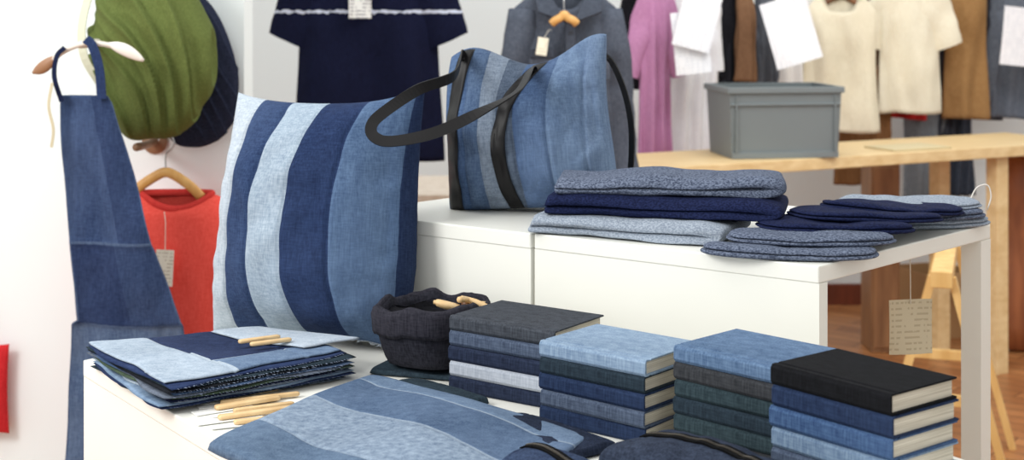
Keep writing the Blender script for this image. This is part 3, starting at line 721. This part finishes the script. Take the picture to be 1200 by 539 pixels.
# jacket
def jacket():
    mat=fabric((66,73,88),(98,106,121),contrast=.1)
    r=garment('jacket','grey-blue button work jacket on a wooden hanger',(.160,4.33,1.385),math.radians(8),mat,w=.35,ln=.78,sleeve='long',sang=7,slen=.54,sw=.062,depth=.05,seed=3,neck=.07,scoop=.07,collar=None,hang=False,folds=3.5,famp=.016)
    for sg in (-1,1):
        vs=[V((sg*.066,.0,.014)),V((sg*.100,-.036,-.014)),V((sg*.095,-.072,-.070)),V((sg*.012,-.082,-.100)),V((sg*.05,-.045,-.03))]
        mk('collar',(vs,[(0,1,2,4),(4,2,3)]),fabric((54,60,74),(84,92,106)),r,solid=.006)
        mk('pocket',box(sg*.085-.034,sg*.085+.034,-.080,-.070,-.27,-.18),mat,r,bevel=.003)
        mk('pocket_flap',box(sg*.085-.036,sg*.085+.036,-.085,-.072,-.205,-.175),fabric((54,60,74),(84,92,106)),r,bevel=.003)
    mk('placket',box(-.014,.014,-.086,-.060,-.72,-.09),fabric((58,64,78),(88,96,110)),r,bevel=.002)
    for k in range(5):
        mk('button',lathe([(.001,-.002),(.006,-.002),(.006,.002),(.001,.002)],12,fn=lambda p,a,r_,z:V((p.x,-.0875+p.z,-.13-.12*k+p.y))),plain((40,42,50),.3),r)
    hanger((.152,4.23,1.300),math.radians(8),.075,drop=.02)
    card('price_tag','cream swing tag hanging from the grey jacket',(.088,4.22,1.215),(0,.15,.1),.032,.052,paper((240,234,212),(200,192,172),120),'tag',(.02,.0,.05))
jacket()
# rail garments
def g2(name,label,u,zt,mat,**k):
    kk=(u-600)/1700; s=4.95*kk/(.889-.457*kk); off=k.pop('off',0)
    x,y=(.889*s*1.03,(4.95+.457*s)*1.03); f=(y+off)/y
    yaw=k.pop('yaw',0); k.setdefault('depth',.03); k.setdefault('famp',.017)
    return garment(name,label,(x*f,y*f,zt),yaw,mat,**k)
cm=lambda a,b:fabric(a,b,contrast=.1)
g2('coat','black garment hanging beside the pink dress',745,1.47,cm((20,20,24),(36,36,42)),w=.11,ln=.45,off=.04,seed=22,sleeve='long',slen=.35,sang=6,sw=.04)
g2('dress','pink garment with short sleeves hanging on the rail',768,1.43,cm((170,116,154),(192,138,176)),w=.13,ln=.70,sleeve='short',sang=14,slen=.30,sw=.055,off=-.16,yaw=.35,seed=1,neck=.05)
g2('coat','black garment hanging on the rail',800,1.47,cm((24,24,28),(40,40,46)),w=.32,ln=.42,off=.12,seed=2,sleeve='long',slen=.35,sang=10)
g2('shirt','white shirt hanging on the rail',815,1.44,cm((220,220,224),(236,236,238)),w=.21,ln=.70,sleeve='long',sang=5,slen=.3,sw=.04,off=-.05,yaw=.3,seed=3)
g2('jacket','dark charcoal jacket hanging on the rail',862,1.45,cm((28,28,34),(46,46,52)),w=.14,ln=.45,sleeve='long',sang=5,slen=.38,sw=.035,off=.04,yaw=.5,seed=4,famp=.018)
g2('shirt','narrow brown shirt hanging on the rail',872,1.46,cm((110,80,58),(140,106,80)),w=.07,ln=.42,sleeve=None,off=-.06,yaw=.9,seed=34)
g2('shirt','grey shirt hanging on the rail',897,1.44,cm((78,84,96),(108,114,126)),w=.11,ln=.44,sleeve='long',sang=5,slen=.34,sw=.03,off=.0,yaw=.7,seed=5)
g2('shirt','white shirt beside the cream top on the rail',926,1.43,cm((222,220,218),(238,236,234)),w=.16,ln=.46,sleeve='short',sang=10,slen=.2,off=.08,yaw=.4,seed=6)
g2('sweater','cream sleeveless knitted sweater on the rail',985,1.37,cm((220,210,184),(236,228,206)),w=.30,ln=.54,sleeve=None,off=-.05,neck=.085,scoop=.10,seed=7,hmat=DARKW,folds=1.5,cmat=cm((196,188,164),(214,206,184)))
g2('shirt','dark brown shirt hanging behind cream garments',1024,1.44,cm((84,60,44),(112,84,62)),w=.10,ln=.60,sleeve=None,off=.12,yaw=.6,seed=37)
g2('t_shirt','cream short-sleeved t-shirt on the rail',1066,1.44,cm((226,216,192),(238,232,212)),w=.26,ln=.55,sleeve='short',sang=20,slen=.22,sw=.075,off=-.05,seed=8,folds=1.5)
g2('shirt','red shirt showing below the cream t-shirt',1060,1.30,cm((180,40,44),(205,60,60)),w=.18,ln=.44,sleeve=None,off=.09,seed=9)
g2('coat','dark grey coat hanging on the rail',1106,1.44,cm((44,46,54),(70,72,82)),w=.09,ln=.66,sleeve=None,off=.06,yaw=.6,seed=10)
g2('waistcoat','tan brown waistcoat hanging on the rail',1132,1.46,cm((140,104,64),(168,130,86)),w=.19,ln=.60,sleeve=None,off=-.06,seed=11,scoop=.2,hmat=PINE,folds=1.5)
g2('coat','dark charcoal coat between waistcoat and denim jacket',1158,1.46,cm((40,40,46),(62,62,70)),w=.08,ln=.62,sleeve='long',slen=.4,sang=4,sw=.025,off=.04,yaw=.8,seed=40)
g2('jacket','grey denim jacket hanging at the end of the rail',1188,1.45,cm((84,92,106),(122,130,144)),w=.21,ln=.60,sleeve='long',sang=6,slen=.45,sw=.04,off=-.06,seed=12)
g2('trousers','brown trousers hanging on the lower rail',1012,1.10,cm((112,78,48),(142,102,68)),w=.24,ln=.5,sleeve=None,off=.10,seed=13,collar=None,hang=False)
g2('trousers','grey trousers hanging under the table level',1085,1.02,cm((104,110,118),(140,146,152)),w=.2,ln=.56,sleeve=None,off=.10,seed=14,collar=None,hang=False)
g2('trousers','dark blue trousers hanging under the table level',1125,1.02,cm((50,56,70),(78,86,102)),w=.12,ln=.50,sleeve=None,off=.11,seed=44,collar=None,hang=False)
rl=thing('clothes_rail','steel clothes rail carrying the garments','rail',(1.0,5.5,0))
mk('rail_bar',tube([(.05,5.13,1.545),(2.6,6.44,1.545)],.013,10),STEEL,rl,True,smooth=True)
for p in ((.05,5.13),(2.59,6.42)): mk('upright',tube([(p[0],p[1],0),(p[0],p[1],1.545)],.013,10),STEEL,rl,True,smooth=True)
rl=thing('clothes_rail','steel wall rail holding the navy t-shirt','rail',(-.45,4.6,1.55))
mk('rail_bar',tube([(-.75,4.66,1.555),(-.455,4.6,1.555),(.60,4.24,1.555)],.011,10),STEEL,rl,True,smooth=True)
for p in ((-.74,4.658),(.59,4.244)): mk('upright',tube([(p[0],p[1],1.555),(p[0],p[1],3.0)],.011,10),STEEL,rl,True,smooth=True)
PM=paper((240,240,244),(212,214,222),90)
card('paper_sheet','printed white paper sheet pinned on a garment',(.655,5.08,1.30),(.0,.25,.1),.14,.25,PM,group='printed sheets on garments')
card('paper_sheet','printed white paper sheet pinned on the white shirt',(.63,5.10,1.20),(.0,-.1,.1),.13,.22,PM,group='printed sheets on garments')
card('paper_sheet','printed white paper sheet clipped to the rail garments',(1.035,5.38,1.235),(.0,-.28,.05),.18,.25,PM,group='printed sheets on garments')
card('paper_sheet','printed white paper sheet clipped to the grey denim jacket',(2.08,5.95,1.20),(.0,.1,.1),.15,.24,PM,group='printed sheets on garments')
# ================================================================= BACK WOOD TABLE + CRATE
F0=V((.40,4.495)); d=V((.889,.457)); n_=V((-.457,.889)); WT=.826
bt=thing('wooden_table','long light beech wooden table behind the white display','table',(1.0,5.0,0))
def w4(s0,s1,t0,t1): return [tuple(F0+d*s0+n_*t0),tuple(F0+d*s1+n_*t0),tuple(F0+d*s1+n_*t1),tuple(F0+d*s0+n_*t1)]
def rotbox(s0,s1,t0,t1,z0,z1): return prism(w4(s0,s1,t0,t1),z0,z1)
mk('tabletop',rotbox(-.05,1.95,0,.40,WT-.040,WT),BEECH,bt,True,bevel=.003)
for s0 in (-.03,1.53):
    for t0 in (.03,.32): mk('leg',rotbox(s0,s0+.055,t0,t0+.055,0,WT-.040),BEECH,bt,True,bevel=.002)
pp=thing('cabinet','brown narrow wooden cabinet behind the table','cabinet',(1.43,5.60,0))
mk('cabinet_body',box(1.375,1.485,5.55,5.72,.0,.73),wood((120,82,52),(154,112,74)),pp,True,bevel=.004)
mk('door',box(1.382,1.478,5.54,5.55,.02,.71),wood((120,82,52),(154,112,74)),pp,True,bevel=.003)
pp=thing('cardboard_box','open brown cardboard box on the floor under the clothes','box',(1.72,5.90,0),(0,0,.3))
mk('box_body',join(box(-.12,.12,-.12,-.115,0,.26),box(-.12,.12,.115,.12,0,.26),box(-.12,-.115,-.115,.115,0,.26),box(.115,.12,-.115,.115,0,.26),box(-.115,.115,-.115,.115,0,.005)),plain((176,136,92),.8,name='cardboard'),pp)
mk('flap',([V((-.12,-.12,.26)),V((.12,-.12,.26)),V((.12,-.19,.20)),V((-.12,-.19,.20))],[(0,1,2,3)]),plain((186,146,100),.8,name='cardboard'),pp,solid=.004)
pp=thing('instrument_case','warm brown wooden instrument case standing by the table leg','case',(1.98,5.60,0))
mk('case_body',lathe([(.02,0),(.11,.01),(.13,.1),(.12,.3),(.08,.45),(.11,.6),(.10,.72),(.03,.76)],24,1,.5,c=(0,0,0)),wood((120,66,36),(160,96,56)),pp,smooth=True)
cr_=thing('storage_crate','grey plastic storage crate open at the top on the wooden table','crate',(.885,4.925,WT+.001),(0,0,math.radians(9)))
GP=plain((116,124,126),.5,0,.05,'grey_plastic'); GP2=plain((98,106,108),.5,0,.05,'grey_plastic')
w_,d_,h_=.39,.27,.235
def shell():
    o=lambda k,z:[V((sx*(w_/2-k),sy*(d_/2-k),z)) for sx,sy in((-1,-1),(1,-1),(1,1),(-1,1))]
    vs=o(.012,0)+o(.002,h_)+o(.006,h_)+o(.016,.006)
    fs=[(3,2,1,0)]
    for a in (0,4,8):
        for i in range(4): j=(i+1)%4; fs.append((a+i,a+j,a+4+j,a+4+i))
    fs.append((12,13,14,15)); return vs,fs
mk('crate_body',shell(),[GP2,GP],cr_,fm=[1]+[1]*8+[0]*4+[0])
rim=[]
for (x0,x1,y0,y1) in ((-w_/2-.006,w_/2+.006,-d_/2-.006,-d_/2+.002),(-w_/2-.006,w_/2+.006,d_/2-.002,d_/2+.006),(-w_/2-.006,-w_/2+.002,-d_/2,d_/2),(w_/2-.002,w_/2+.006,-d_/2,d_/2)):
    rim.append(box(x0,x1,y0,y1,h_-.020,h_))
mk('rim',join(*rim),GP,cr_,bevel=.002)
ribs=[]
for x in (-.17,.17): ribs.append(box(x-.003,x+.003,-d_/2-.004,-d_/2+.012,.02,h_-.028))
ribs.append(box(-w_/2+.006,w_/2-.006,-d_/2-.003,-d_/2+.012,h_-.060,h_-.054)); ribs.append(box(-w_/2+.012,w_/2-.012,-d_/2+.002,-d_/2+.014,.0,.02))
mk('rib',join(*ribs),GP,cr_,bevel=.001)
r=thing('paper_sheet','plain flat kraft sheet lying on the wooden table','paper',(1.40,5.13,WT+.001),(0,0,.47))
mk('sheet',box(-.13,.13,-.08,.08,0,.006),plain((206,190,150),.7),r)
# ================================================================= TRESTLE + TAG
st=thing('trestle','pale pine wooden trestle with slanted legs','trestle',(1.24,4.15,0),(0,0,1.25))
mk('crossbeam',box(-.32,.32,-.028,.028,.585,.63),PALEPINE,st,bevel=.003)
for x in (-.26,.26):
    for sg in (-1,1):
        mk('leg',sweep([(x,sg*.025,.605),(x+.015*(1 if x>0 else -1),sg*.105,.3),(x+.03*(1 if x>0 else -1),sg*.185,0)],rect(.036,.020),side=(1,0,0)),PALEPINE,st)
    mk('brace',box(x-.010,x+.010,-.11,.11,.26,.29),PALEPINE,st,bevel=.002)
card('swing_tag','cream kraft paper label hanging below the table top',(.632,2.3,.832),(0,0,.1),.072,.086,paper((206,196,168),(184,172,144),110),'tag',(-.004,.0,.134))
# ================================================================= LIGHT, WORLD, CAMERA
w=bpy.data.worlds.new('World'); S.world=w; w.use_nodes=True
w.node_tree.nodes['Background'].inputs[0].default_value=(1,1,.99,1); w.node_tree.nodes['Background'].inputs[1].default_value=1.02
def area(name,loc,tgt,size,e,col=(1,1,1)):
    l=bpy.data.lights.new(name,'AREA'); l.energy=e; l.size=size; l.color=col
    o=bpy.data.objects.new(name,l); COL.objects.link(o); o.location=loc
    o.rotation_euler=(V(tgt)-V(loc)).to_track_quat('-Z','Y').to_euler(); return o
area('window_light',(-2.2,.9,2.5),(-.1,2.5,.9),1.0,62,(1,.995,.98))
area('ceiling_light',(1.2,3.6,2.9),(1.0,5.2,1.0),1.4,38,(1,.995,.98))
area('wall_light',(-1.3,2.2,2.9),(-.9,3.6,1.0),1.0,10,(1,.995,.99))
cam=bpy.data.cameras.new('Camera'); co=bpy.data.objects.new('Camera',cam); COL.objects.link(co); S.camera=co
co.location=(0,0,1.35); co.rotation_euler=(math.radians(90),0,0)
cam.sensor_width=36; cam.lens=51; cam.shift_y=-269.5/1200; cam.clip_start=.05
cam.dof.use_dof=True; cam.dof.focus_distance=2.05; cam.dof.aperture_fstop=6.3
S.view_settings.view_transform='Standard'
